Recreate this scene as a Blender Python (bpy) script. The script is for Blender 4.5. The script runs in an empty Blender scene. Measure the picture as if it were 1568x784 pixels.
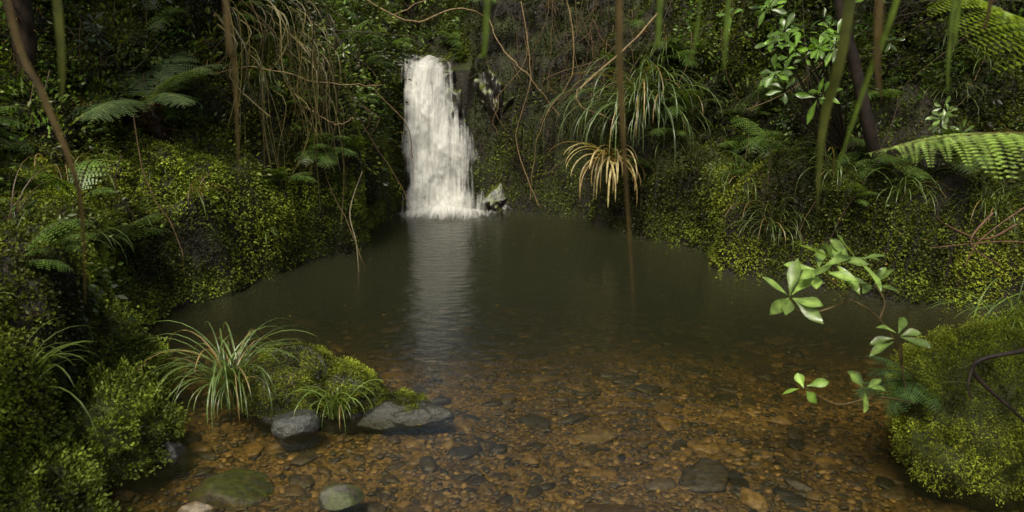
import bpy, math, numpy as np, bmesh
from mathutils import Vector
from mathutils.bvhtree import BVHTree
rng = np.random.default_rng(7)
sc = bpy.context.scene

# ------------------------------------------------------------------ noise
def _h(ix, iy, iz):
    n = (ix.astype(np.uint32)*np.uint32(374761393) + iy.astype(np.uint32)*np.uint32(668265263) + iz.astype(np.uint32)*np.uint32(2246822519))
    n = (n ^ (n >> np.uint32(13)))*np.uint32(1274126177)
    n = n ^ (n >> np.uint32(16))
    return (n & np.uint32(0xffffff)).astype(np.float64)/0xffffff*2-1
def vnoise(p):
    p = p + 1000.0
    i = np.floor(p).astype(np.int64); f = p-i; f = f*f*(3-2*f)
    r = 0
    for dx in (0,1):
        wx = f[:,0] if dx else 1-f[:,0]
        for dy in (0,1):
            wy = f[:,1] if dy else 1-f[:,1]
            for dz in (0,1):
                wz = f[:,2] if dz else 1-f[:,2]
                r = r + wx*wy*wz*_h(i[:,0]+dx, i[:,1]+dy, i[:,2]+dz)
    return r
def fbm(p, o=4, g=.5):
    r = 0; a = 1; s = 0
    for k in range(o):
        r = r + a*vnoise(p*(2**k)+17.3*k); s += a; a *= g
    return r/s
def sstep(a, b, x):
    t = np.clip((x-a)/(b-a), 0, 1); return t*t*(3-2*t)
def nrm(v):
    return v/np.maximum(np.linalg.norm(v, axis=-1, keepdims=True), 1e-9)

# ------------------------------------------------------------------ mesh batch
class Batch:
    def __init__(s): s.v=[]; s.f=[]; s.c=[]; s.n=0
    def add(s, v, f, c):
        v = np.asarray(v, float).reshape(-1,3); f = np.asarray(f, np.int64).reshape(-1,3)
        c = np.asarray(c, float)
        if c.ndim == 1: c = np.tile(c, (len(v),1))
        s.v.append(v); s.f.append(f+s.n); s.c.append(c); s.n += len(v)
    def build(s, name, mat, smooth=False):
        v = np.concatenate(s.v); f = np.concatenate(s.f); c = np.concatenate(s.c)
        me = bpy.data.meshes.new(name)
        me.vertices.add(len(v)); me.vertices.foreach_set('co', v.ravel())
        me.loops.add(len(f)*3); me.loops.foreach_set('vertex_index', f.ravel().astype(np.int32))
        me.polygons.add(len(f)); me.polygons.foreach_set('loop_start', (np.arange(len(f))*3).astype(np.int32))
        me.update(calc_edges=True)
        if smooth: me.polygons.foreach_set('use_smooth', np.ones(len(f), bool))
        a = me.color_attributes.new('Col', 'FLOAT_COLOR', 'POINT')
        a.data.foreach_set('color', np.concatenate([c, np.ones((len(c),1))], 1).ravel())
        me.materials.append(mat)
        ob = bpy.data.objects.new(name, me); sc.collection.objects.link(ob)
        return ob
def leaves(b, P, T, S, L, W, C, fold=.25, mid=.5):
    P=np.asarray(P,float); n=len(P)
    L=np.broadcast_to(L,(n,))[:,None]; W=np.broadcast_to(W,(n,))[:,None]
    T=nrm(T); S=nrm(S-T*(S*T).sum(1,keepdims=True)); N=np.cross(T,S)
    v=np.stack([P, P+T*L*mid+S*W*.5+N*W*fold, P+T*L, P+T*L*mid-S*W*.5+N*W*fold],1).reshape(-1,3)
    k=np.arange(n)[:,None]*4
    f=np.concatenate([k+[0,1,2], k+[0,2,3]],1).reshape(-1,3)
    C=np.asarray(C,float)
    if C.ndim==1: C=np.tile(C,(n,1))
    b.add(v,f,np.repeat(C,4,0))
def ribbon(b, pts, w, side, C, fold=.3):
    pts=np.asarray(pts,float); n=len(pts); w=np.broadcast_to(w,(n,))
    T=nrm(np.gradient(pts,axis=0)); S=np.broadcast_to(np.asarray(side,float),(n,3))
    S=nrm(S-T*(S*T).sum(1,keepdims=True)); N=np.cross(T,S)
    W=w[:,None]
    v=np.stack([pts+S*W*.5+N*W*fold, pts, pts-S*W*.5+N*W*fold],1).reshape(-1,3)
    f=[]
    for i in range(n-1):
        a=i*3
        f+=[[a,a+1,a+4],[a,a+4,a+3],[a+1,a+2,a+5],[a+1,a+5,a+4]]
    C=np.asarray(C,float)
    if C.ndim==2: C=np.repeat(C,3,0)
    b.add(v,f,C)
def spline(cp, n):
    cp=np.asarray(cp,float); t=np.linspace(0,len(cp)-1,n); out=[]
    for q in t:
        i=min(int(q),len(cp)-2); u=q-i
        p0=cp[max(i-1,0)];p1=cp[i];p2=cp[i+1];p3=cp[min(i+2,len(cp)-1)]
        out.append(.5*((2*p1)+(-p0+p2)*u+(2*p0-5*p1+4*p2-p3)*u*u+(-p0+3*p1-3*p2+p3)*u**3))
    return np.array(out)
def tube(b, pts, r, C, k=6, rough=0):
    pts=np.asarray(pts,float); n=len(pts); r=np.broadcast_to(r,(n,))
    T=nrm(np.gradient(pts,axis=0)); ref=np.array([.3,.9,.2]); S=nrm(np.cross(T,ref)); N=np.cross(T,S)
    a=np.arange(k)/k*2*math.pi
    ring=(S[:,None]*np.cos(a)[None,:,None]+N[:,None]*np.sin(a)[None,:,None])
    rr=r[:,None,None]*np.ones((n,k,1))
    if rough: rr=rr*(1+rough*rng.normal(size=(n,k,1)))
    v=(pts[:,None]+ring*rr).reshape(-1,3); f=[]
    for i in range(n-1):
        for j in range(k):
            q=i*k+j; w=i*k+(j+1)%k
            f+=[[q,w,w+k],[q,w+k,q+k]]
    b.add(v,f,C)
def blade(b, base, az, L, W, e0, droop, C, n=9, C2=None, twist=0):
    e=math.radians(e0); de=math.radians(droop)/n; p=np.array(base,float); pts=[p.copy()]
    for i in range(n):
        p=p+L/n*np.array([math.cos(az)*math.cos(e),math.sin(az)*math.cos(e),math.sin(e)])
        pts.append(p.copy()); e=max(e-de*(.5+i/n), -1.5)
    t=np.linspace(0,1,n+1); w=W*np.clip(1.25-t,0,1)**.6*np.minimum(1,.6+t*3); w[-1]=W*.05
    c=np.array(C)[None]*(1-t[:,None])+np.array(C if C2 is None else C2)[None]*t[:,None]
    ribbon(b, pts, w, (-math.sin(az+twist), math.cos(az+twist), 0), c)
def frond(b, base, az, L, e0, droop, C, npin=22, pl=.3, npl=9, stem=.15, sc_c=(.05,.035,.015), tilt=0.0):
    n=npin+4; e=math.radians(e0); de=math.radians(droop)/n; p=np.array(base,float); pts=[p.copy()]
    for i in range(n-1):
        p=p+L/n*np.array([math.cos(az)*math.cos(e),math.sin(az)*math.cos(e),math.sin(e)]); pts.append(p.copy()); e-=de*(.4+1.2*i/n)
    pts=np.array(pts); T=nrm(np.gradient(pts,axis=0)); t=np.linspace(0,1,n)
    tube(b, pts, .006*L*(1.1-t)+.0008, np.array(sc_c), 4)
    side=np.array([-math.sin(az)*math.cos(tilt),math.cos(az)*math.cos(tilt),math.sin(tilt)])
    PP=[];TT=[];SS=[];LL=[];WW=[];CC=[]
    for i in range(n):
        if t[i]<stem: continue
        q=(t[i]-stem)/(1-stem); l=pl*L*max(.06,math.sin(math.pi*min(1,.16+q*.86))**.75)*rng.uniform(.85,1.08)
        up=np.cross(T[i],side)
        for s in (-1,1):
            d=side*s*.93+T[i]*(.36+rng.normal()*.05)-np.array([0,0,.12+rng.normal()*.05]); d/=np.linalg.norm(d)
            perp=np.cross(d,up); perp/=np.linalg.norm(perp)
            ks=(np.arange(npl)+.5)/npl
            pk=pts[i]+d*l*ks[:,None]-np.array([0,0,1])*(l*.18*ks**2)[:,None]
            for r_ in (-1,1):
                lp=l*.21*(1-.72*ks)
                PP.append(pk); TT.append(np.tile(perp*r_+d*.45,(npl,1))); SS.append(np.tile(d,(npl,1)))
                LL.append(lp*1.0); WW.append(np.full(npl,l/npl*1.0)*(1-.35*ks))
                CC.append(np.array(C)*rng.uniform(.75,1.25)*np.ones((npl,1)))
    leaves(b,np.concatenate(PP),np.concatenate(TT),np.concatenate(SS),np.concatenate(LL),np.concatenate(WW),np.concatenate(CC),.1,.45)

# ------------------------------------------------------------------ materials
def newmat(name):
    m=bpy.data.materials.new(name); m.use_nodes=True; nt=m.node_tree; nt.nodes.clear()
    return m,nt,nt.nodes,nt.links
def foliage_mat(name, rough=.42, trans=.3, spec=.5):
    m,nt,N,L=newmat(name)
    o=N.new('ShaderNodeOutputMaterial'); a=N.new('ShaderNodeAttribute'); a.attribute_name='Col'
    g=N.new('ShaderNodeNewGeometry'); nz=N.new('ShaderNodeTexNoise'); nz.inputs['Scale'].default_value=25; nz.inputs['Detail'].default_value=3
    L.new(g.outputs['Position'],nz.inputs['Vector'])
    mr=N.new('ShaderNodeMapRange'); mr.inputs[1].default_value=.3; mr.inputs[2].default_value=.7; mr.inputs[3].default_value=.6; mr.inputs[4].default_value=1.4
    L.new(nz.outputs[0],mr.inputs[0])
    mx=N.new('ShaderNodeVectorMath'); mx.operation='SCALE'; L.new(a.outputs['Color'],mx.inputs[0]); L.new(mr.outputs[0],mx.inputs['Scale'])
    p=N.new('ShaderNodeBsdfPrincipled'); p.inputs['Roughness'].default_value=rough; p.inputs['Specular IOR Level'].default_value=spec
    L.new(mx.outputs[0],p.inputs['Base Color'])
    t=N.new('ShaderNodeBsdfTranslucent'); v2=N.new('ShaderNodeVectorMath'); v2.operation='MULTIPLY'; v2.inputs[1].default_value=(1.6,1.55,.5)
    L.new(mx.outputs[0],v2.inputs[0]); L.new(v2.outputs[0],t.inputs['Color'])
    ms=N.new('ShaderNodeMixShader'); ms.inputs[0].default_value=trans
    L.new(p.outputs[0],ms.inputs[1]); L.new(t.outputs[0],ms.inputs[2]); L.new(ms.outputs[0],o.inputs['Surface'])
    return m
def ramp(N,stops):
    r=N.new('ShaderNodeValToRGB'); e=r.color_ramp.elements
    while len(e)<len(stops): e.new(.5)
    for k,(p,c) in enumerate(stops): e[k].position=p; e[k].color=(*c,1)
    return r
LEAF=foliage_mat('leaf',.4,.3,.35); GLOSS=foliage_mat('glossy_leaf',.3,.3,.5); MOSS=foliage_mat('moss_leaflet',.5,.25,.2)
BARK=foliage_mat('bark',.6,0,.25)

m,nt,N,L=newmat('bank_and_bed'); GROUND=m
o=N.new('ShaderNodeOutputMaterial'); p=N.new('ShaderNodeBsdfPrincipled'); L.new(p.outputs[0],o.inputs['Surface'])
g=N.new('ShaderNodeNewGeometry'); sx=N.new('ShaderNodeSeparateXYZ'); L.new(g.outputs['Position'],sx.inputs[0])
n1=N.new('ShaderNodeTexNoise'); n1.inputs['Scale'].default_value=3; n1.inputs['Detail'].default_value=8; L.new(g.outputs['Position'],n1.inputs['Vector'])
n2=N.new('ShaderNodeTexNoise'); n2.inputs['Scale'].default_value=60; n2.inputs['Detail'].default_value=6; L.new(g.outputs['Position'],n2.inputs['Vector'])
soil=ramp(N,[(.3,(.006,.005,.002)),(.45,(.013,.010,.004)),(.53,(.018,.021,.003)),(.72,(.034,.044,.006))]); L.new(n1.outputs[0],soil.inputs[0])
vo=N.new('ShaderNodeTexVoronoi'); vo.inputs['Scale'].default_value=55; L.new(g.outputs['Position'],vo.inputs['Vector'])
bed=ramp(N,[(.0,(.05,.03,.010)),(.4,(.14,.09,.03)),(.75,(.25,.16,.05)),(1,(.06,.04,.015))])
sc1=N.new('ShaderNodeSeparateColor'); L.new(vo.outputs['Color'],sc1.inputs[0]); L.new(sc1.outputs[0],bed.inputs[0])
bedn=N.new('ShaderNodeMixRGB'); bedn.blend_type='MULTIPLY'; bedn.inputs[0].default_value=.7; L.new(bed.outputs[0],bedn.inputs[1])
bn=ramp(N,[(.3,(.3,.3,.3)),(.6,(1.1,1.1,1.1))]); L.new(n1.outputs[0],bn.inputs[0]); L.new(bn.outputs[0],bedn.inputs[2])
dim_mask=N.new('ShaderNodeMapRange'); dim_mask.interpolation_type='SMOOTHSTEP'; dim_mask.inputs[1].default_value=4.2; dim_mask.inputs[2].default_value=6.0; L.new(sx.outputs[1],dim_mask.inputs[0])
depth_dim=N.new('ShaderNodeMixRGB'); depth_dim.inputs[2].default_value=(.018,.019,.009,1); L.new(dim_mask.outputs[0],depth_dim.inputs[0]); L.new(bedn.outputs[0],depth_dim.inputs[1])  # far bed darkened in colour, standing in for light lost in deeper water
fz=N.new('ShaderNodeMapRange'); fz.inputs[1].default_value=-.05; fz.inputs[2].default_value=.01; L.new(sx.outputs[2],fz.inputs[0])
mc=N.new('ShaderNodeMixRGB'); L.new(fz.outputs[0],mc.inputs[0]); L.new(depth_dim.outputs[0],mc.inputs[1]); L.new(soil.outputs[0],mc.inputs[2]); L.new(mc.outputs[0],p.inputs['Base Color'])
p.inputs['Roughness'].default_value=.5; p.inputs['Specular IOR Level'].default_value=.25
bp=N.new('ShaderNodeBump'); bp.inputs['Strength'].default_value=.8; bp.inputs['Distance'].default_value=.03; L.new(n2.outputs[0],bp.inputs['Height']); L.new(bp.outputs[0],p.inputs['Normal'])

def stone_mat(name, rough=.35, moss=0, bump=.6, scale=30):
    m,nt,N,L=newmat(name); o=N.new('ShaderNodeOutputMaterial'); p=N.new('ShaderNodeBsdfPrincipled'); L.new(p.outputs[0],o.inputs['Surface'])
    a=N.new('ShaderNodeAttribute'); a.attribute_name='Col'; g=N.new('ShaderNodeNewGeometry')
    n=N.new('ShaderNodeTexNoise'); n.inputs['Scale'].default_value=scale; n.inputs['Detail'].default_value=8; n.inputs['Roughness'].default_value=.65; L.new(g.outputs['Position'],n.inputs['Vector'])
    r=ramp(N,[(.3,(.3,.3,.3)),(.7,(1.6,1.6,1.5))]); L.new(n.outputs[0],r.inputs[0])
    x=N.new('ShaderNodeMixRGB'); x.blend_type='MULTIPLY'; x.inputs[0].default_value=1; L.new(a.outputs['Color'],x.inputs[1]); L.new(r.outputs[0],x.inputs[2])
    last=x
    if moss:
        s=N.new('ShaderNodeSeparateXYZ'); L.new(g.outputs['Normal'],s.inputs[0])
        n3=N.new('ShaderNodeTexNoise'); n3.inputs['Scale'].default_value=14; n3.inputs['Detail'].default_value=7; L.new(g.outputs['Position'],n3.inputs['Vector'])
        ad=N.new('ShaderNodeMath'); ad.operation='MULTIPLY_ADD'; ad.inputs[1].default_value=2.0; L.new(n3.outputs[0],ad.inputs[0]); L.new(s.outputs[2],ad.inputs[2])
        mr=N.new('ShaderNodeMapRange'); mr.inputs[1].default_value=2.0-moss; mr.inputs[2].default_value=2.3-moss; L.new(ad.outputs[0],mr.inputs[0])
        mm=ramp(N,[(.35,(.02,.026,.005)),(.65,(.07,.085,.012))]); L.new(n.outputs[0],mm.inputs[0])
        y=N.new('ShaderNodeMixRGB'); L.new(mm.outputs[0],y.inputs[2]); L.new(mr.outputs[0],y.inputs[0]); L.new(x.outputs[0],y.inputs[1]); last=y
    L.new(last.outputs[0],p.inputs['Base Color']); p.inputs['Roughness'].default_value=rough
    b=N.new('ShaderNodeBump'); b.inputs['Strength'].default_value=bump; b.inputs['Distance'].default_value=.015; L.new(n.outputs[0],b.inputs['Height']); L.new(b.outputs[0],p.inputs['Normal'])
    return m
STONE=stone_mat('wet_stone',.4); MSTONE=stone_mat('mossy_stone',.5,.4); GSTONE=stone_mat('grey_wet_stone',.3,0,.9,40); CLIFF=stone_mat('cliff_rock',.3,.7,1.0,14); MCORE=stone_mat('moss_covered_rock',.7,1.6,.8,40)

# ------------------------------------------------------------------ terrain
poly=np.array([(-1.7,1.3),(-1.85,2.3),(-1.9,3.15),(-1.97,3.8),(-2.36,4.5),(-2.46,4.95),(-2.44,5.6),(-2.19,5.95),(-1.94,6.45),(-1.5,7.3),(-1.42,8.1),(-1.3,8.8),(-1.25,9.2),
 (-.3,9.25),(.12,9.0),(.83,8.6),(1.18,7.9),(1.75,7.15),(1.72,6.55),(2.2,6.2),(3.0,5.7),(3.9,5.55),(4.6,5.2),(4.3,4.6),(3.6,4.3),(3.1,4.1),(2.6,3.5),(2.3,2.9),(2.1,2.3),(1.6,1.3)])
def sdist(x,y):
    P=np.stack([x,y],1); d=np.full(len(x),1e9); ins=np.zeros(len(x),bool)
    for i in range(len(poly)):
        a=poly[i]; b=poly[(i+1)%len(poly)]; ab=b-a
        t=np.clip(((P-a)@ab)/(ab@ab),0,1); q=a+t[:,None]*ab; d=np.minimum(d,np.linalg.norm(P-q,axis=1))
        c=((a[1]>y)!=(b[1]>y)) & (x<(b[0]-a[0])*(y-a[1])/(b[1]-a[1]+1e-12)+a[0]); ins^=c
    return np.where(ins,-d,d)
def height(x,y):
    z0=np.zeros_like(x); P=np.stack([x,y,z0],1)
    d=sdist(x,y)+.14*fbm(P*1.6,3)*sstep(9.4,8.6,y)+.04*fbm(P*6,2)
    dp=np.maximum(d,0)
    gen=.7*sstep(0,.16,dp)+.75*dp+1.1*np.maximum(dp-.8,0)
    ste=1.6*sstep(0,.26,dp)+1.5*dp
    wl=sstep(6.5,7.5,y)*(x<-.5); wr=sstep(7.7,8.7,y)*(x>=-.5); w=np.maximum(wl,wr)
    h=gen*(1-w)+ste*w
    rn=sstep(4.6,4.0,y)*(x>0); h=h*(1-rn)+(.3*sstep(0,.3,dp)+.35*dp)*rn
    low=.15*sstep(0,.3,dp)+.15*dp
    nb=sstep(2.2,1.2,y)*sstep(3.2,1.6,np.abs(x)); h=h*(1-nb)+low*nb
    h=6.5*(1-np.exp(-h/6.5))
    cx=-.88-.12*(y-9.4); dc=np.maximum(np.abs(x-cx)-.34,0)
    ch=1.58+.28*np.maximum(y-9.6,0)+1.6*dc+.15*fbm(P*3+5,3)
    h=np.where(y>9.3, np.minimum(h, np.maximum(ch,0)), h)
    depth=.12+.05*fbm(P*1.3+9,3)+.5*sstep(3.7,8.8,y)
    eg=.5+4.5*sstep(4.2,5.6,y)
    zb=-np.minimum(np.maximum(depth,.05),.03+np.maximum(-d,0)*eg)
    return np.where(d>0,h,zb), d
gx=np.unique(np.concatenate([np.arange(-11,-4,.2),np.arange(-4,4,.04),np.arange(4,11.01,.2)]))
gy=np.unique(np.concatenate([np.arange(-4,1.5,.2),np.arange(1.5,10,.04),np.arange(10,18.01,.12)]))
X,Y=np.meshgrid(gx,gy); nx,ny=len(gx),len(gy)
Z,D=height(X.ravel(),Y.ravel())
P=np.stack([X.ravel(),Y.ravel(),Z],1)
Pg=P.reshape(ny,nx,3); gu=np.gradient(Pg,axis=1); gv=np.gradient(Pg,axis=0); NN=nrm(np.cross(gu,gv)).reshape(-1,3)
amp=sstep(-.02,.25,D)
P=P+NN*(amp*(.26*fbm(P*2.3+3,3)+.20*fbm(P*5.5,3))+.010*fbm(P*14,2))[:,None]
out=D>.02; P[out,2]=np.maximum(P[out,2],.004)
idx=np.arange(nx*ny).reshape(ny,nx); a=idx[:-1,:-1].ravel(); b_=idx[:-1,1:].ravel(); c_=idx[1:,1:].ravel(); d_=idx[1:,:-1].ravel()
F=np.concatenate([np.stack([a,b_,c_],1),np.stack([a,c_,d_],1)])
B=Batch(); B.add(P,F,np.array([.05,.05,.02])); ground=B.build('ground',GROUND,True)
bvh=BVHTree.FromPolygons([Vector(q) for q in P.tolist()],F.tolist())
def gz(x,y):
    r=bvh.ray_cast(Vector((x,y,30)),Vector((0,0,-1)))
    return r[0].z if r[0] else 0
A_=P[F[:,0]];B_=P[F[:,1]];C_=P[F[:,2]]
fn=np.cross(B_-A_,C_-A_); area=np.linalg.norm(fn,axis=1)/2; fn=nrm(fn); cen=(A_+B_+C_)/3
def scatter(n, wt):
    w=area*wt; w=w/w.sum(); k=rng.choice(len(F),n,p=w); u=rng.random((n,1)); v=rng.random((n,1)); m_=u+v>1; u=np.where(m_,1-u,u); v=np.where(m_,1-v,v)
    return A_[k]+(B_[k]-A_[k])*u+(C_[k]-A_[k])*v, fn[k]
vis=(np.abs(cen[:,0])<cen[:,1]*.70+.5)&(cen[:,1]>2.0)&(cen[:,1]<13.5)&(cen[:,2]<3.2)
land=vis&(cen[:,2]>.015)
def cliffw(p): return sstep(-.55,-.35,p[:,0])*sstep(1.7,1.0,p[:,0])*sstep(7.9,8.5,p[:,1])*sstep(10.8,10.2,p[:,1])
cliff=cliffw(cen)
chan=(np.abs(cen[:,0]+.85)<.40)&(cen[:,1]>8.9)&(cen[:,1]<10.0)
# ------------------------------------------------------------------ moss
clump=fbm(cen*2.2+40,3)
wt=land*(.35+sstep(-.35,.1,clump))*(1-.65*cliff)*(~chan)/(1+.12*cen[:,1])
n=470000; Pm,Nm=scatter(n,wt)
cn=fbm(Pm*2.0+8,3); cn2=fbm(Pm*7+3,2); cn3=fbm(Pm*1.1+77,2)
base=np.array([.080,.102,.010])[None]*(1+1.9*np.clip(cn,-.42,1))[:,None]*(1+1.1*cn2)[:,None]  # clumps drop to near black, putting deep shade into the moss colour
base=base*(np.array([1.25,1.0,.8])[None]*np.clip(cn3,0,1)[:,None]*.9+1)*(1-.5*sstep(1.0,2.2,Pm[:,2]))[:,None]*(1-.7*cliffw(Pm)*sstep(.4,.9,Pm[:,2]))[:,None]  # moss also darkened with height, shade of the upper bank put into colour
base=base*(1+.35*sstep(-1.0,-2.0,Pm[:,0])*sstep(1.4,.9,Pm[:,2]))[:,None]
base*=rng.uniform(.6,1.35,(n,1))
yel=rng.random(n)<.004; base[yel]=np.array([.17,.12,.02])
T=Nm*.55+rng.normal(size=(n,3))*.6+np.array([0,0,-.25]); S=rng.normal(size=(n,3))
sz=rng.uniform(.009,.021,n)*(1+.07*Pm[:,1])
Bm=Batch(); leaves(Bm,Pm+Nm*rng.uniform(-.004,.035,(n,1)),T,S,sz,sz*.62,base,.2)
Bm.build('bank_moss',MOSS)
# ------------------------------------------------------------------ leafy undergrowth
Bu=Batch()
wt=vis*(cen[:,2]>.6)*(.03+sstep(-.1,.3,fbm(cen*1.3+60,3)))*(1-.92*cliff)*(~chan)*(.1+.9*sstep(.8,1.7,cen[:,2]))
nc=3200; Pc,Nc=scatter(nc,wt); bigv=fbm(Pc*.9+31,3)
for k in range(nc):
    q=rng.integers(10,24); R=rng.uniform(.06,.2); sz=rng.uniform(.022,.06); c=np.array([.052,.085,.011])*rng.uniform(.25,1.8)*np.array([rng.uniform(.8,1.4),1,1])*(1+1.5*max(-.55,bigv[k]))  # wide dark patches in leaf colour stand in for uneven light
    off=nrm(rng.normal(size=(q,3)))*R*rng.uniform(.3,1,(q,1))+Nc[k]*R*.8
    T=off+np.array([0,0,-.06])+Nc[k]*.05
    leaves(Bu,Pc[k]+off,T,rng.normal(size=(q,3)),sz*rng.uniform(.7,1.3,q),sz*.5,c*rng.uniform(.7,1.4,(q,1)),.2)
Bu.build('undergrowth',LEAF)
Bf=Batch()
wt=vis*(cen[:,2]>.6)*(1-.85*cliff)*(~chan)*(1-.7*sstep(-1.0,-1.6,cen[:,0])*sstep(1.2,.8,cen[:,2]))
Pf,Nf=scatter(150,wt)
for k in range(150):
    az0=math.atan2(Nf[k][1],Nf[k][0]); c=np.array([.055,.095,.016])*rng.uniform(.4,1.9)
    for j in range(rng.integers(3,6)):
        frond(Bf,Pf[k],az0+rng.normal()*.8,rng.uniform(.18,.5),rng.uniform(10,65),rng.uniform(60,130),c,14,.28,5)
Bf.build('fern_undergrowth',LEAF)
Bg=Batch()
wt=vis*(cen[:,2]>.45)*(1-.6*cliff)*(~chan)*(.2+sstep(0,.4,fbm(cen*1.7+20,2)))
Pf,Nf=scatter(210,wt)
for k in range(210):
    az0=math.atan2(Nf[k][1],Nf[k][0]); c=np.array([.06,.09,.016])*rng.uniform(.4,1.6)
    if rng.random()<.25: c=np.array([.11,.075,.03])*rng.uniform(.5,1.3)
    Lg=rng.uniform(.15,.5)
    for j in range(rng.integers(8,22)):
        blade(Bg,Pf[k]+rng.normal(size=3)*.02,az0+rng.normal()*.9,Lg*rng.uniform(.6,1.2),rng.uniform(.005,.011),rng.uniform(20,80),rng.uniform(80,190),c*rng.uniform(.7,1.4),7)
Bg.build('bank_grass',LEAF)

# ------------------------------------------------------------------ stones
def ico(sub):
    bm=bmesh.new(); bmesh.ops.create_icosphere(bm,subdivisions=sub,radius=1); bm.verts.ensure_lookup_table()
    v=np.array([w.co[:] for w in bm.verts]); f=np.array([[w.index for w in q.verts] for q in bm.faces]); bm.free(); return v,f
I2=ico(2);I3=ico(3);I4=ico(5)
def stone(b,pos,r,C,T=I3,amp=.35,fr=1.3,yaw=None,ridge=0,cuts=5):
    v,f=T; o_=rng.random(3)*50
    q=v*(1+amp*fbm(v*fr+o_,3)+ (ridge*np.abs(vnoise(v*2.3+o_+9)) if ridge else 0))[:,None]
    for _ in range(cuts):
        d=nrm(rng.normal(size=3)); lim=rng.uniform(.55,.85); s=q@d; q=q-np.maximum(s-lim,0)[:,None]*d*.9
    q=q*np.array(r); yw=rng.random()*6.28 if yaw is None else yaw; cc,ss=math.cos(yw),math.sin(yw)
    q=q@np.array([[cc,ss,0],[-ss,cc,0],[0,0,1]]); b.add(q+np.array(pos),f,C)
Bs=Batch()
cols=np.array([(.18,.11,.032),(.12,.08,.03),(.05,.038,.02),(.22,.14,.045),(.15,.095,.03),(.08,.06,.03),(.035,.028,.016),(.10,.065,.022),(.05,.04,.02)])
N_=14000; xs=rng.uniform(-2.5,3.8,N_); ys=2.3+4.6*rng.random(N_)**1.2; HH,DD=height(xs,ys)
rs=np.minimum(.13,.018+.024*rng.exponential(size=N_)); placed=[]
for k in range(N_):
    if DD[k]>-.04: continue
    x,y,r=xs[k],ys[k],rs[k]
    if any(abs(x-a0)<.25 and (x-a0)**2+(y-b0)**2<(.6*(r+r0))**2 for a0,b0,r0 in placed): continue
    placed.append((x,y,r)); zz=HH[k]; hgt=r*rng.uniform(.25,.5)
    if zz+hgt*1.1>-.02: hgt=max(.012,(-.02-zz)*.8)
    stone(Bs,(x,y,zz),(r*rng.uniform(.95,1.5),r*rng.uniform(.6,.95),hgt),cols[rng.integers(9)]*rng.uniform(.5,1.05)*(1-.6*float(sstep(4.4,5.8,y))),I3,.45)  # far stones dimmed in colour like the bed, for light lost to depth
    if len(placed)>=1900: break
xs=rng.uniform(-2.2,2.4,6500); ys=rng.uniform(2.4,5.0,6500); HH,DD=height(xs,ys)
for k in range(5500):
    if DD[k]>0: continue
    r=rng.uniform(.006,.02); stone(Bs,(xs[k],ys[k],HH[k]+.004),(r*1.3,r,r*.55),cols[rng.integers(9)]*rng.uniform(.6,1.4)*(1-.5*float(sstep(4.2,5,ys[k]))),I2,.4,1.3,None,0,3)  # far pebbles dimmed the same way, depth shade put into their colour
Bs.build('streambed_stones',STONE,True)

B=Batch(); stone(B,(-1.09,3.68,.01),(.125,.10,.10),(.04,.042,.036),I4,.3,1.1,.4); B.build('grey_rock',GSTONE,True)
B=Batch(); stone(B,(-1.66,3.42,-.02),(.14,.08,.075),(.03,.028,.025),I4,.4,1.4,.6); B.build('dark_rock',GSTONE,True)
B=Batch(); stone(B,(-.74,3.10,-.03),(.10,.085,.055),(.05,.045,.025),I4,.25,1.0,.2); B.build('mossy_rock',MSTONE,True)
B=Batch(); stone(B,(-1.30,3.32,-.15),(.2,.17,.09),(.06,.05,.025),I4,.2,1.0,.2); B.build('submerged_boulder',MSTONE,True)
B=Batch(); stone(B,(-1.33,2.98,-.04),(.10,.06,.06),(.12,.09,.05),I4,.3,1.2,.1); B.build('tan_rock',STONE,True)

def mossy_mass(name, parts, nleaf, c0, mat=MSTONE, szr=(.009,.02), minz=.01, lift=.025, amp=.28, sides=.15):
    e=bpy.data.objects.new(name,None); sc.collection.objects.link(e)
    b=Batch()
    for pos,r,yaw in parts: stone(b,pos,r,(.03,.03,.02),I4,amp,1.2,yaw,.1,2)
    v=np.concatenate(b.v); f=np.concatenate(b.f)
    core=b.build('rock',mat,True); core.parent=e
    a=v[f[:,0]];bb=v[f[:,1]];cc=v[f[:,2]]; n_=np.cross(bb-a,cc-a); ar=np.linalg.norm(n_,axis=1); n_=nrm(n_); ce=(a+bb+cc)/3
    w=ar*(ce[:,2]>minz+.03*vnoise(ce*9))*(sides+sstep(-.4,.15,n_[:,2]+.4*fbm(ce*5,2))); w/=w.sum()
    k=rng.choice(len(f),nleaf,p=w); t=rng.random((nleaf,2)); m_=t.sum(1)>1; t[m_]=1-t[m_]
    p_=a[k]+(bb[k]-a[k])*t[:,:1]+(cc[k]-a[k])*t[:,1:]; nn=n_[k]
    lump=np.maximum(fbm(p_*14+4,3),-.4); p_=p_+nn*(lift*(1+1.8*lump)*rng.random(nleaf))[:,None]
    c=np.array(c0)[None]*(1+1.9*lump)[:,None]*(1+.8*np.clip(fbm(p_*3+60,2),-.5,.6))[:,None]*rng.uniform(.6,1.35,(nleaf,1)); s_=rng.uniform(*szr,nleaf)
    q=Batch(); leaves(q,p_,nn*.8+rng.normal(size=(nleaf,3))*.55,rng.normal(size=(nleaf,3)),s_,s_*.5,c,.2)
    o2=q.build('moss',MOSS); o2.parent=e; return e
mossy_mass('mossy_islet',[((-1.16,3.98,.08),(.25,.20,.27),.1),((-.93,3.94,.04),(.26,.16,.19),0),((-.68,3.90,-.01),(.24,.11,.10),0),((-.50,3.87,-.02),(.18,.08,.055),0)],48000,(.11,.13,.012),GSTONE,(.007,.014),.03,.025)
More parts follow.
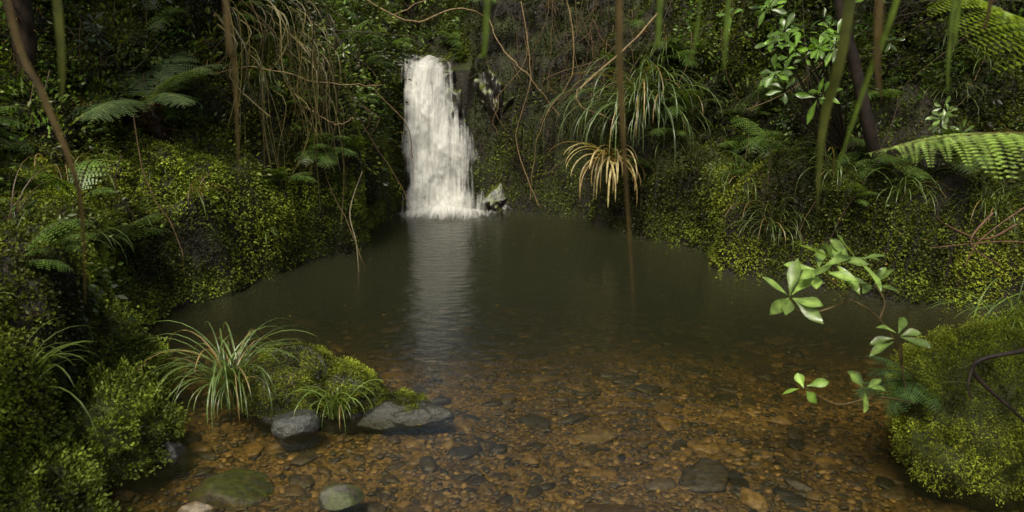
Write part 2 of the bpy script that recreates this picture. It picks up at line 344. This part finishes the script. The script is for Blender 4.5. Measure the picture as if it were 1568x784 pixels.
mossy_mass('mossy_boulder',[((2.24,3.48,.13),(.46,.40,.40),.3),((2.68,3.85,.14),(.42,.4,.42),.3),((2.62,3.2,0),(.4,.35,.3),.3)],190000,(.165,.195,.018),MCORE,(.007,.014),.0,.05,.2,.8)
mossy_mass('mossy_mound',[((-2.15,3.5,.0),(.42,.45,.36),.2),((-2.3,4.1,.1),(.35,.35,.42),.2),((-2.0,2.9,.0),(.35,.4,.28),.2)],75000,(.08,.105,.012),MCORE,(.012,.026),.01,.07,.3,.6)

# ------------------------------------------------------------------ tufts
def tuft(name,x,y,z,n,Lr,W,c,e=(45,88),dr=(120,210),spread=.04,azc=None,azs=3.14,dead=.08,mat=GLOSS):
    b=Batch()
    for k in range(n):
        az=rng.uniform(0,6.28) if azc is None else azc+rng.normal()*azs
        cc=np.array(c)*rng.uniform(.4,1.6)
        if rng.random()<dead: cc=np.array((.2,.14,.05))*rng.uniform(.7,1.3)
        blade(b,(x+rng.normal()*spread,y+rng.normal()*spread*.7,z),az,rng.uniform(*Lr),W*rng.uniform(.6,1.2),rng.uniform(*e),rng.uniform(*dr),cc,11,cc*1.2)
    return b.build(name,mat)
tuft('sedge_tuft',-1.49,3.92,.02,105,(.42,.76),.011,(.08,.12,.03),(74,89),(130,215),.035)
tuft('sedge_tuft',-.90,3.78,.02,34,(.24,.48),.008,(.10,.15,.03),(70,89),(120,205),.02)
tuft('sedge_tuft',-1.18,3.84,.18,12,(.10,.2),.005,(.14,.13,.03),(40,88),(100,190),.05,dead=.4)
tuft('hanging_sedge',1.32,8.2,1.1,170,(.7,1.35),.018,(.075,.11,.034),(35,88),(130,200),.13,-1.9,1.0)
tuft('hanging_sedge',.98,8.1,.72,34,(.5,.8),.026,(.30,.25,.11),(10,60),(120,190),.06,-2.0,.7,dead=.3,mat=LEAF)
for (x,y,n) in ((2.15,6.4,44),(2.5,6.15,34),(1.95,6.9,34),(2.9,5.9,30),(3.5,5.75,30)):
    tuft('bank_sedge',x,y,gz(x,y),n,(.3,.6),.009,(.075,.11,.027),(40,88),(110,190),.05,-1.9,1.0)
tuft('bank_sedge',2.5,3.8,.48,40,(.2,.5),.008,(.13,.20,.03),(40,88),(80,170),.12)
tuft('bank_sedge',2.3,3.05,.2,22,(.3,.6),.004,(.16,.20,.04),(30,88),(60,150),.08,2.4,.8)
tuft('bank_sedge',-2.2,7.15,gz(-2.2,7.15),44,(.3,.6),.01,(.07,.10,.022),(30,80),(120,190),.06,-.8,.8)
tuft('bank_sedge',-2.95,5.3,gz(-2.95,5.3),34,(.25,.5),.009,(.10,.11,.03),(30,80),(120,190),.06,-.5,.8)

# ------------------------------------------------------------------ tree ferns
def tree_fern(name,x,y,zt,fr,c,trunk_r=.09,pl=.27,lean=(.1,.08)):
    e=bpy.data.objects.new(name,None); sc.collection.objects.link(e)
    b=Batch(); z0=gz(x+lean[0],y+lean[1])-.1; pts=spline([(x+lean[0],y+lean[1],z0),(x+lean[0]*.3,y,(z0+zt)/2),(x,y,zt)],30); tube(b,pts,trunk_r*(1+.1*np.sin(np.arange(30)*2.1)),(.03,.02,.012),12,.12)
    for k in range(200):
        i=rng.integers(0,29); az=rng.uniform(0,6.28); blade(b,pts[i]+np.array([math.cos(az),math.sin(az),0])*trunk_r*.9,az,rng.uniform(.06,.16),.012,40,120,np.array((.075,.04,.015))*rng.uniform(.5,1.8),4)
    o1=b.build('trunk',BARK); o1.parent=e
    b=Batch()
    for az,L_,e0,dr,ci in fr: frond(b,(x,y,zt),math.radians(az),L_,e0,dr,np.array(c)*ci,24,pl,12,.12,(.12,.11,.03))
    o2=b.build('crown',LEAF); o2.parent=e
tree_fern('tree_fern',2.4,2.7,1.47,[(184,1.3,16,36,1.2),(171,1.3,42,34,1.0),(60,1.2,30,70,.8),(10,1.2,30,70,.8),(300,1.2,30,80,.8),(100,1.1,60,80,.8)],(.20,.29,.06))
tree_fern('tree_fern',-2.8,6.3,1.4,[(80,.8,55,60,.8),(35,.75,50,70,1.1),(185,.9,20,50,1.0),(215,.9,10,50,1),(262,.8,20,70,.9),(315,.7,30,80,.9),(130,.8,45,60,.9),(345,.7,50,70,1)],(.10,.15,.055),.05,.3)
tree_fern('tree_fern',-3.3,5.75,3.3,[(a0,1.2,35,70,.9) for a0 in range(0,360,45)],(.08,.12,.03),.07,.27,(-.15,.1))
for (x,y,s) in ((-1.75,7.1,.5),(-1.95,6.7,.35),(-3.1,4.2,.4),(-2.2,3.7,.3),(2.9,6.1,.5),(3.3,5.9,.6),(2.3,7.3,.6),(1.72,7.9,.5)):
    b=Batch(); z=max(gz(x,y),.36 if (x,y)==(-2.2,3.7) else 0)
    for k in range(8): frond(b,(x,y,z+.02),(0 if x<0 else 3.14)-.5*(1 if x<0 else -1)+rng.normal()*.9,s*rng.uniform(.7,1.1),rng.uniform(20,70),rng.uniform(70,120),np.array((.07,.12,.022))*rng.uniform(.7,1.3),16,.27,7)
    b.build('fern',LEAF)

# ------------------------------------------------------------------ broad-leaved sapling
def leaf_shape(b,P0,T,S,L_,W_,C,bend=.25,m=7):
    T=np.array(T,float);T/=np.linalg.norm(T);S=np.array(S,float);S=S-T*(S@T);S/=np.linalg.norm(S);Nn=np.cross(T,S)
    if Nn[2]<0: Nn=-Nn
    t=np.linspace(0,1,m+1); pts=np.array(P0)+T*L_*t[:,None]-np.array([0,0,1])*(bend*L_*t**2)[:,None]+S*(rng.normal()*.06*L_*t**2)[:,None]
    w=W_*np.array([.06,.22,.48,.78,1.0,.96,.6,.02])
    v=np.stack([pts+S*w[:,None]*.5+Nn*w[:,None]*.16,pts,pts-S*w[:,None]*.5+Nn*w[:,None]*.16],1).reshape(-1,3)
    v[0::3]+=Nn*(np.sin(t*9+rng.random()*6)*.02*L_)[:,None]; v[2::3]+=Nn*(np.sin(t*8+rng.random()*6)*.02*L_)[:,None]; f=[]
    for i in range(m):
        a=i*3; f+=[[a,a+1,a+4],[a,a+4,a+3],[a+1,a+2,a+5],[a+1,a+5,a+4]]
    c=np.tile(np.array(C),(len(v),1)); c[1::3]*=1.6; b.add(v,f,c)
def whorl(b,p0,axis,n,L_,C,flat=.3,wr=.33):
    axis=np.array(axis,float); axis/=np.linalg.norm(axis); u=nrm(np.cross(axis,[.2,.1,1.])); w=np.cross(axis,u); a0=rng.random()*6.28
    for k in range(n):
        a=a0+k*6.283/n+rng.normal()*.3; d=u*math.cos(a)+w*math.sin(a)+axis*(flat+rng.normal()*.25); d=d/np.linalg.norm(d)
        s=np.cross(d,axis+rng.normal(size=3)*.35); leaf_shape(b,np.array(p0)+d*.012+axis*rng.normal()*.01,d,s,L_*rng.uniform(.6,1.15),L_*wr,np.array(C)*rng.uniform(.55,1.2),rng.uniform(-.05,.35))
e=bpy.data.objects.new('broadleaf_sapling',None); sc.collection.objects.link(e)
b=Batch(); wood=(.09,.065,.025)
br=[[(1.95,3.4,.2),(1.77,3.3,.36),(1.69,3.3,.6),(1.56,3.3,.76),(1.42,3.32,.84),(1.38,3.32,.97)],
    [(1.47,3.31,.81),(1.33,3.3,.76),(1.22,3.25,.78),(1.17,3.22,.85)],
    [(1.80,3.3,.33),(1.6,3.25,.38),(1.42,3.22,.36),(1.26,3.2,.45)],
    [(1.60,3.3,.73),(1.62,3.32,.8),(1.58,3.35,.87)],[(1.72,3.3,.5),(1.70,3.27,.58),(1.66,3.25,.66)],[(1.40,3.32,.88),(1.32,3.31,.93)],[(1.41,3.32,.9),(1.47,3.34,.97)]]
for q in br: s_=spline(q,22); tube(b,s_,np.linspace(.0055,.0025,22),wood,6)
b.build('stems',BARK).parent=e
b=Batch(); lc=(.14,.215,.045)
whorl(b,(1.38,3.32,.97),(0,-.35,1),6,.16,lc,.2); whorl(b,(1.31,3.30,.94),(-.2,-.5,1),6,.14,lc,.15); whorl(b,(1.48,3.34,.98),(.3,-.4,1),5,.15,lc,.15)
whorl(b,(1.17,3.22,.85),(-.1,-.6,1),7,.165,lc,.2)
whorl(b,(1.58,3.35,.87),(0,-.4,1),5,.11,lc,.3); whorl(b,(1.66,3.25,.66),(0,-.4,1),6,.13,lc,.2); whorl(b,(1.26,3.2,.45),(-.4,-.5,1),4,.13,(.18,.30,.04),.1)
whorl(b,(1.55,3.25,.42),(0,-.5,1),5,.13,lc,.3)
b.build('leaves',GLOSS).parent=e
b=Batch()
for az,L_,e0 in ((200,.34,35),(235,.3,20),(170,.3,45),(265,.26,10),(215,.28,-5),(190,.36,10)): frond(b,(1.87,3.42,.38),math.radians(az),L_,e0,70,(.09,.17,.045),15,.26,6)
b.build('fern',LEAF)

def shrub(name,x,y,z,R,n,c,L_=.09,root=None):
    e=bpy.data.objects.new(name,None); sc.collection.objects.link(e); b=Batch(); q=Batch()
    root=np.array(root if root is not None else (x,y+.2,gz(x,y+.2)-.05)); top=np.array((x,y,z))
    for k in range(n):
        t=top+rng.normal(size=3)*np.array(R); mid=(root+top)/2+rng.normal(size=3)*.12
        s_=spline([root,mid,t],12); tube(q,s_,np.linspace(.009,.0025,12),(.035,.028,.016),5)
        whorl(b,t,nrm(t-mid+np.array([0,-.1,.2])),rng.integers(4,7),L_*rng.uniform(.8,1.2),np.array(c)*rng.uniform(.4,1.2),.3)
        whorl(b,s_[9],nrm(t-mid+np.array([0,-.1,.2])),4,L_*rng.uniform(.7,1),np.array(c)*rng.uniform(.4,1.2),.3)
    q.build('stems',BARK).parent=e; b.build('leaves',GLOSS).parent=e
shrub('broadleaf_shrub',2.05,6.1,1.95,(.22,.2,.24),22,(.14,.26,.03),.12,(2.75,6.6,gz(2.75,6.6)))
shrub('broadleaf_shrub',-1.85,7.9,1.85,(.3,.2,.14),24,(.12,.18,.02),.08)
shrub('broadleaf_shrub',2.75,5.2,1.45,(.12,.12,.12),4,(.11,.17,.04),.08,(3.4,6.1,gz(3.4,6.1)))
shrub('broadleaf_shrub',-3.2,6.4,1.9,(.35,.3,.25),16,(.035,.055,.01),.08)
shrub('broadleaf_shrub',.0,10.8,2.6,(.5,.3,.3),20,(.04,.06,.01),.09)
shrub('broadleaf_shrub',-1.4,11.3,2.5,(.6,.3,.25),22,(.16,.23,.02),.09)
shrub('broadleaf_shrub',-.85,11.8,2.3,(.5,.3,.2),18,(.16,.23,.02),.08)
shrub('broadleaf_shrub',3.2,6.9,2.3,(.5,.3,.3),18,(.07,.12,.02),.10)

# ------------------------------------------------------------------ dead fern curtain, vines, roots, twigs
b=Batch()
for k in range(190):
    x=rng.uniform(-2.45,-1.5); y=7.1+rng.normal()*.25; z=rng.uniform(1.4,2.3); L_=rng.uniform(.5,1.2)
    s_=spline([(x-.15,y+.15,z),(x,y,z-.12),(x+rng.normal()*.06,y-.05,z-L_*.55),(x+rng.normal()*.12,y-.05,z-L_)],10)
    ribbon(b,s_,rng.uniform(.004,.016),(math.cos(k),math.sin(k),0),np.array((.13,.11,.04))*rng.uniform(.15,1.3))
b.build('dead_fern_curtain',LEAF)
b=Batch()
for k in range(260):
    side=rng.random()
    if side<.35: x=rng.uniform(-4.2,-1.5); y=rng.uniform(5.2,9)
    elif side<.6: x=rng.uniform(-.3,1.3); y=rng.uniform(8.6,9.6)
    else: x=rng.uniform(-.2,4); y=rng.uniform(5.9,9.6)
    z=gz(x,y)
    if z<.5: continue
    o_=np.array([x,y-.12,min(z,2.6)+rng.uniform(0,.5)]); L_=rng.uniform(.4,1.4); dx=rng.normal()*.3
    s_=spline([o_,o_+[dx*.3,-.08,-L_*.35],o_+[dx+rng.normal()*.1,-.1,-L_*.7],o_+[dx*1.2,-.12,-L_]],12)
    s_=s_+rng.normal(size=s_.shape)*.005
    tube(b,s_,rng.uniform(.002,.006),np.array((.08,.052,.024))*rng.uniform(.3,1.6),4)
b.build('hanging_vines',BARK)
b=Batch()
for q,r in (([(1.45,8.3,2.15),(1.05,8.1,1.75),(.68,8.05,1.45),(.66,8.0,1.28),(.95,7.95,1.15),(1.25,8.0,1.0)],.012),([(.55,8.4,2.3),(.62,8.35,1.6),(.3,8.5,1.0),(.2,8.7,.2)],.008),([(.1,9.0,2.3),(.2,8.9,1.5),(.05,9.0,.8),(.3,8.8,.1)],.007),
    ([(-1.75,6.9,1.35),(-1.5,6.9,1.2),(-1.35,6.9,1.25)],.006),([(-2.6,6.9,1.6),(-2.1,6.8,1.68),(-1.6,6.9,1.55),(-1.1,7.0,1.52)],.006),([(.5,8.7,1.1),(.2,8.6,1.5),(-.1,8.8,1.8),(-.3,9.2,2.2)],.008),([(-1.9,9.6,2.5),(-1.2,9.7,2.1),(-.6,9.8,2.25),(-.1,9.9,2.05)],.012),([(-1.6,10.0,2.1),(-1.0,9.9,2.35),(-.4,10,2.6)],.008)):
    s_=spline(q,26); s_=s_+rng.normal(size=s_.shape)*.006; tube(b,s_,np.linspace(r,r*.6,26),(.17,.12,.055),6)
b.build('exposed_roots',BARK)
b=Batch()
for q,r in (([(3.6,5.6,.62),(3.3,5.45,.55),(3.0,5.4,.66),(2.85,5.3,.75)],.010),([(3.8,5.4,.5),(3.4,5.35,.56),(2.9,5.4,.5)],.008),([(3.5,5.3,.85),(3.2,5.3,.6),(3.1,5.3,.4)],.007),([(3.3,5.4,.75),(3.15,5.35,.55),(3.35,5.3,.4)],.01)):
    s_=spline(q,18); tube(b,s_,np.linspace(r,r*.4,18),(.10,.055,.03),6)
b.build('dead_twigs',BARK)
b=Batch()
for q,r in (([(2.75,3.2,.55),(2.4,3.0,.80),(1.98,2.9,.74),(1.84,2.9,.71),(1.79,2.9,.67),(1.84,2.9,.60),(2.02,2.9,.45),(2.3,2.95,.2)],.010),([(1.79,2.9,.67),(1.77,2.88,.60),(1.79,2.87,.55)],.006)):
    s_=spline(q,24); tube(b,s_,np.linspace(r,r*.7,24),(.025,.018,.013),7)
b.build('fallen_branch',BARK)
b=Batch(); s_=spline([(-1.35,7.2,.75),(-1.42,6.9,.45),(-1.35,6.75,.2),(-1.33,6.7,-.05)],16); tube(b,s_,.006,(.13,.11,.06),5); b.build('twig',BARK)

# ------------------------------------------------------------------ trees
def tree(name,x,y,pts,r,crown,nl,c=(.05,.08,.015)):
    e=bpy.data.objects.new(name,None); sc.collection.objects.link(e)
    b=Batch(); z0=gz(x,y); cp=[(x,y,z0-.15)]+pts; s_=spline(cp,30); tube(b,s_,np.linspace(r,r*.45,30),(.022,.016,.011),10,.05); q=Batch()
    for k in range(9):
        i=rng.integers(14,30); st=s_[i]; en=np.array(crown[0])+rng.normal(size=3)*np.array(crown[1])*.6
        l_=spline([st,(st+en)/2+rng.normal(size=3)*.2,en],14); tube(b,l_,np.linspace(r*.4,.008,14),(.025,.018,.012),6)
        for m_ in range(7):
            cc=l_[rng.integers(5,14)]+rng.normal(size=3)*.28; k2=nl//63
            off=rng.normal(size=(k2,3))*.2
            leaves(q,cc+off,off+[0,0,-.1],rng.normal(size=(k2,3)),rng.uniform(.05,.11,k2),.04,np.array(c)*rng.uniform(.6,1.6,(k2,1)),.2)
    b.build('trunk',BARK,True).parent=e; q.build('crown',LEAF).parent=e
tree('leaning_tree',3.0,6.7,[(2.78,6.1,1.0),(2.5,6.0,1.7),(2.3,6.0,2.3),(2.2,6.0,3.4),(2.6,6.2,5.0)],.055,((3.0,6.5,5.4),(.8,.8,.5)),2500)
for (x,y,lx,ly,r,cz) in ((-4.8,8.3,-.3,.3,.09,6.4),(-3.4,9.8,.6,-.2,.1,6.2),(4.2,8.6,-.2,.2,.1,6.4),(1.3,11.0,-.5,-.4,.11,6.0),(-2.6,13.5,.2,0,.09,6.8),(5.2,5.4,.1,0,.1,6)):
    tree('forest_tree',x,y,[(x+lx*.3,y+ly*.3,gz(x,y)+1),(x+lx,y+ly,cz-1.0),(x+lx*1.3,y+ly,cz)],r,((x+lx*1.4,y+ly,cz),(1.1,1.1,.6)),4500)

e=bpy.data.objects.new('overhanging_tree',None); sc.collection.objects.link(e)
b=Batch(); s_=spline([(-2.0,1.0,gz(-2.0,1.0)-.1),(-1.9,1.1,1.4),(-1.6,1.3,2.35),(-.6,1.5,2.75),(.4,1.55,2.8),(1.5,1.6,2.65)],50); tube(b,s_,np.linspace(.08,.02,50),(.03,.022,.014),10,.05)
b.build('trunk',BARK,True).parent=e
b=Batch(); G1=(.10,.15,.02); BR=(.085,.06,.02); OL=(.075,.085,.015)
hang=[([(-.93,1.5,2.7),(-.90,1.5,1.97),(-.86,1.5,1.80),(-.82,1.5,1.62),(-.85,1.52,1.39)],.012,BR),
 ([(-.80,1.52,2.7),(-.81,1.5,1.97),(-.83,1.5,1.78)],.014,OL),
 ([(-.5,1.55,2.76),(-.51,1.5,1.97),(-.505,1.5,1.85),(-.515,1.5,1.64)],.010,BR),
 ([(-.03,1.55,2.78),(-.045,1.5,1.97),(-.06,1.5,1.87)],.012,G1),
 ([(.18,1.55,2.78),(.19,1.5,1.97),(.205,1.5,1.74),(.24,1.5,1.39)],.013,BR),
 ([(.27,1.55,2.78),(.263,1.5,1.97),(.26,1.5,1.90)],.011,G1),
 ([(.36,1.55,2.78),(.335,1.5,1.97),(.31,1.5,1.85)],.006,G1),
 ([(.40,1.55,2.78),(.385,1.5,1.97),(.385,1.5,1.84)],.011,G1),
 ([(.64,1.56,2.76),(.60,1.5,1.97),(.575,1.5,1.75),(.582,1.5,1.575)],.024,OL),
 ([(.72,1.56,2.76),(.70,1.5,2.1),(.64,1.5,1.8),(.60,1.5,1.62)],.014,G1),
 ([(.66,1.56,2.76),(.653,1.5,1.97),(.68,1.5,1.79)],.018,BR),
 ([(.80,1.56,2.75),(.786,1.5,1.97),(.80,1.5,1.80)],.011,G1),
 ([(.86,1.6,2.75),(.85,1.6,1.97),(.86,1.6,1.90)],.010,G1),([(.93,1.6,2.75),(.91,1.6,2.0),(.90,1.6,1.93)],.010,BR)]
for cp,w,c in hang:
    s_=spline(cp,24); t=np.linspace(0,1,24); ww=w*np.clip((1-t)*2.2,0.04,1)**.8
    cc=np.array(c)[None]*(1.15-.4*t[:,None]); ribbon(b,s_,ww,(1,.35,0),cc,.15)
b.build('hanging_leaves',LEAF).parent=e

b=Batch(); n=60; x=rng.uniform(-1.6,2.0,n); y=rng.uniform(3,8,n)
_,dd=height(x,y); k=dd<-.1; x=x[k];y=y[k]; n=len(x)
leaves(b,np.stack([x,y,np.full(n,.006)],1),np.stack([rng.normal(size=n),rng.normal(size=n),np.zeros(n)],1),np.stack([rng.normal(size=n),rng.normal(size=n),np.zeros(n)],1),rng.uniform(.015,.03,n),.012,np.array((.22,.15,.03))*rng.uniform(.4,1.2,(n,1)),.05)
b.build('floating_leaves',LEAF)

# ------------------------------------------------------------------ water
m,nt,N,L=newmat('pool_water'); o=N.new('ShaderNodeOutputMaterial'); g=N.new('ShaderNodeNewGeometry')
tr=N.new('ShaderNodeBsdfTransparent'); gl=N.new('ShaderNodeBsdfGlossy'); gl.inputs['Roughness'].default_value=.075
fr=N.new('ShaderNodeFresnel'); fr.inputs['IOR'].default_value=1.43; mx=N.new('ShaderNodeMixShader')
mp=N.new('ShaderNodeMapping'); mp.inputs['Scale'].default_value=(1.0,2.2,1); L.new(g.outputs['Position'],mp.inputs[0])
nz=N.new('ShaderNodeTexNoise'); nz.inputs['Scale'].default_value=7; nz.inputs['Detail'].default_value=4; L.new(mp.outputs[0],nz.inputs['Vector'])
bp=N.new('ShaderNodeBump'); bp.inputs['Strength'].default_value=.3; bp.inputs['Distance'].default_value=.03; L.new(nz.outputs[0],bp.inputs['Height'])
L.new(bp.outputs[0],gl.inputs['Normal']); L.new(bp.outputs[0],fr.inputs['Normal'])
df=N.new('ShaderNodeBsdfDiffuse'); df.inputs['Color'].default_value=(.13,.14,.07,1)
sx=N.new('ShaderNodeSeparateXYZ'); L.new(g.outputs['Position'],sx.inputs[0]); mr=N.new('ShaderNodeMapRange'); mr.interpolation_type='SMOOTHSTEP'
mr.inputs[1].default_value=3.0; mr.inputs[2].default_value=6.6; mr.inputs[3].default_value=.025; mr.inputs[4].default_value=.11; L.new(sx.outputs[1],mr.inputs[0])
mt=N.new('ShaderNodeMixShader'); L.new(mr.outputs[0],mt.inputs[0]); L.new(tr.outputs[0],mt.inputs[1]); L.new(df.outputs[0],mt.inputs[2])
L.new(fr.outputs[0],mx.inputs[0]); L.new(mt.outputs[0],mx.inputs[1]); L.new(gl.outputs[0],mx.inputs[2]); L.new(mx.outputs[0],o.inputs['Surface'])
va=N.new('ShaderNodeVolumeAbsorption'); va.inputs['Color'].default_value=(.50,.42,.0,1); va.inputs['Density'].default_value=2.9; L.new(va.outputs[0],o.inputs['Volume'])
WATER=m
bm=bmesh.new(); bmesh.ops.create_cube(bm,size=1)
for v in bm.verts: v.co=Vector((v.co.x*9+.7, v.co.y*9+5.2, -1.8 if v.co.z<0 else 0.0))
me=bpy.data.meshes.new('pool_water'); bm.to_mesh(me); bm.free(); me.materials.append(WATER); ob=bpy.data.objects.new('pool_water',me); sc.collection.objects.link(ob)

# ------------------------------------------------------------------ waterfall
m,nt,N,L=newmat('falling_water'); FALL=m; o=N.new('ShaderNodeOutputMaterial'); g=N.new('ShaderNodeNewGeometry')
mp=N.new('ShaderNodeMapping'); mp.inputs['Scale'].default_value=(19,2,1.6); L.new(g.outputs['Position'],mp.inputs[0])
nz=N.new('ShaderNodeTexNoise'); nz.inputs['Scale'].default_value=1; nz.inputs['Detail'].default_value=7; nz.inputs['Roughness'].default_value=.58; nz.inputs['Distortion'].default_value=1.2; L.new(mp.outputs[0],nz.inputs['Vector'])
at=N.new('ShaderNodeAttribute'); at.attribute_name='Col'; sp=N.new('ShaderNodeSeparateColor'); L.new(at.outputs['Color'],sp.inputs[0])
ad=N.new('ShaderNodeMath'); ad.operation='MULTIPLY_ADD'; ad.inputs[1].default_value=2.0; L.new(nz.outputs[0],ad.inputs[0]); L.new(sp.outputs[0],ad.inputs[2])
mr=N.new('ShaderNodeMapRange'); mr.inputs[1].default_value=1.1; mr.inputs[2].default_value=2.3; L.new(ad.outputs[0],mr.inputs[0])
di=N.new('ShaderNodeBsdfPrincipled'); di.inputs['Base Color'].default_value=(.80,.80,.74,1); di.inputs['Roughness'].default_value=.6
tl=N.new('ShaderNodeBsdfTranslucent'); tl.inputs['Color'].default_value=(.82,.82,.76,1); m1=N.new('ShaderNodeMixShader'); m1.inputs[0].default_value=.4
L.new(di.outputs[0],m1.inputs[1]); L.new(tl.outputs[0],m1.inputs[2])
tr=N.new('ShaderNodeBsdfTransparent'); m2=N.new('ShaderNodeMixShader'); L.new(mr.outputs[0],m2.inputs[0]); L.new(tr.outputs[0],m2.inputs[1]); L.new(m1.outputs[0],m2.inputs[2]); L.new(m2.outputs[0],o.inputs['Surface'])
fall=bpy.data.objects.new('waterfall',None); sc.collection.objects.link(fall)
def sheet(off,seed,dens,nm):
    nu,nv=100,200; u=np.linspace(0,1,nu); v=np.linspace(0,1,nv)
    U,V=np.meshgrid(u,v); vk=[0,.08,.13,.22,.42,.68,1]
    z=np.interp(V,vk,[1.70,1.65,1.6,1.40,1.02,.52,-.01]); y=np.interp(V,vk,[10.2,9.45,9.33,9.27,9.17,9.06,8.95])
    xl=np.interp(V,[0,.1,.3,1],[-1.5,-1.24,-1.22,-1.27]); xr=np.interp(V,[0,.1,.22,.32,.5,.7,1],[-.75,-.66,-.62,-.53,-.44,-.37,-.26])
    wob=.10*fbm(np.stack([z.ravel()*2.2,np.full(z.size,seed),np.zeros(z.size)],1),3).reshape(z.shape)
    x=xl+(xr-xl)*U+wob*(U-.2)
    z=z+ .10*fbm(np.stack([x.ravel()*5,np.full(x.size,seed),np.zeros(x.size)],1),3).reshape(x.shape)*sstep(.5,.1,V)
    q=np.stack([x.ravel()*7+seed,z.ravel()*1.0,np.full(x.size,seed)],1)
    led=fbm(np.stack([x.ravel()*4,z.ravel()*2.6,np.full(x.size,seed+3.)],1),4).reshape(x.shape)
    y=y-off-.06*fbm(q,4).reshape(x.shape)*sstep(.05,.2,V)-.12*led*sstep(.1,.2,V)
    eu=.12*fbm(np.stack([z.ravel()*6,np.full(z.size,seed+11.),np.zeros(z.size)],1),3).reshape(z.shape)
    ed=np.minimum(sstep(-.02,.16,U+eu),sstep(-.02,.36,1-U+eu)); den=dens*(ed*1.0)+ .36*sstep(.12,.38,V)*ed+.22*sstep(.75,1,V) + .75*led-.14
    B=Batch(); i=np.arange(nu*nv).reshape(nv,nu); a=i[:-1,:-1].ravel();b1=i[:-1,1:].ravel();c1=i[1:,1:].ravel();d1=i[1:,:-1].ravel()
    B.add(np.stack([x,y,z],-1).reshape(-1,3),np.concatenate([np.stack([a,b1,c1],1),np.stack([a,c1,d1],1)]),np.repeat(den.reshape(-1,1),3,1))
    B.build(nm,FALL,True).parent=fall
sheet(0,1.,.75,'water_sheet'); sheet(.07,31.,.6,'water_strands'); sheet(.12,57.,.25,'water_veil')
n1_=60; r=np.linspace(0,1,24); th=np.linspace(0,2*math.pi,n1_,endpoint=False); R_,TH=np.meshgrid(r,th)
x=-.76+R_*np.cos(TH)*.78; y=8.78+R_*np.sin(TH)*.5; z=.012+.10*np.exp(-(R_*2)**2)
den=1.5-2.0*R_**1.1; B=Batch(); i=np.arange(n1_*24).reshape(n1_,24); j=np.roll(i,-1,0)
a=i[:,:-1].ravel();b1=i[:,1:].ravel();c1=j[:,1:].ravel();d1=j[:,:-1].ravel()
B.add(np.stack([x,y,z],-1).reshape(-1,3),np.concatenate([np.stack([a,b1,c1],1),np.stack([a,c1,d1],1)]),np.repeat(den.reshape(-1,1),3,1)); B.build('foam',FALL,True).parent=fall
B=Batch()
for pos,r in (((-.14,9.2,.06),(.2,.16,.26)),((-.2,9.62,1.1),(.34,.2,.5)),((-1.5,9.5,1.5),(.25,.25,.14)),((-.9,9.66,1.0),(.5,.25,.60)),((-1.0,9.7,1.46),(.35,.2,.12)),((-.3,9.75,1.0),(.3,.25,.6))):
    stone(B,pos,r,(.016,.014,.010),I4,.6,3.0,None,.35,7)
B.build('cliff_rocks',CLIFF,True)

# ------------------------------------------------------------------ light, camera
w=bpy.data.worlds.new('World'); sc.world=w; w.use_nodes=True; nt=w.node_tree; bg=nt.nodes['Background']; sky=nt.nodes.new('ShaderNodeTexSky'); sky.sky_type='NISHITA'; sky.sun_disc=False
el,azs=math.radians(60),math.radians(202)
sky.sun_elevation=el; sky.sun_rotation=azs; sky.dust_density=6; sky.air_density=1.0; sky.ozone_density=.5
nt.links.new(sky.outputs[0],bg.inputs[0]); bg.inputs[1].default_value=.15
sd=Vector((math.cos(el)*math.sin(azs),math.cos(el)*math.cos(azs),math.sin(el)))
l=bpy.data.lights.new('sun','SUN'); l.energy=4.3; l.angle=math.radians(16); l.color=(1,.95,.82); lo=bpy.data.objects.new('sun',l); lo.rotation_euler=(-sd).to_track_quat('-Z','Y').to_euler(); lo.location=sd*20; sc.collection.objects.link(lo)
cam=bpy.data.cameras.new('camera'); co=bpy.data.objects.new('camera',cam); co.location=(0,0,1.9); co.rotation_euler=(math.radians(90-15.1),0,0); cam.sensor_width=36; cam.lens=28.24; cam.clip_end=200; cam.clip_start=.05
cam.dof.use_dof=True; cam.dof.focus_distance=5.5; cam.dof.aperture_fstop=2.8
sc.collection.objects.link(co); sc.camera=co
sc.view_settings.view_transform='Standard'; sc.view_settings.look='None'; sc.view_settings.exposure=0
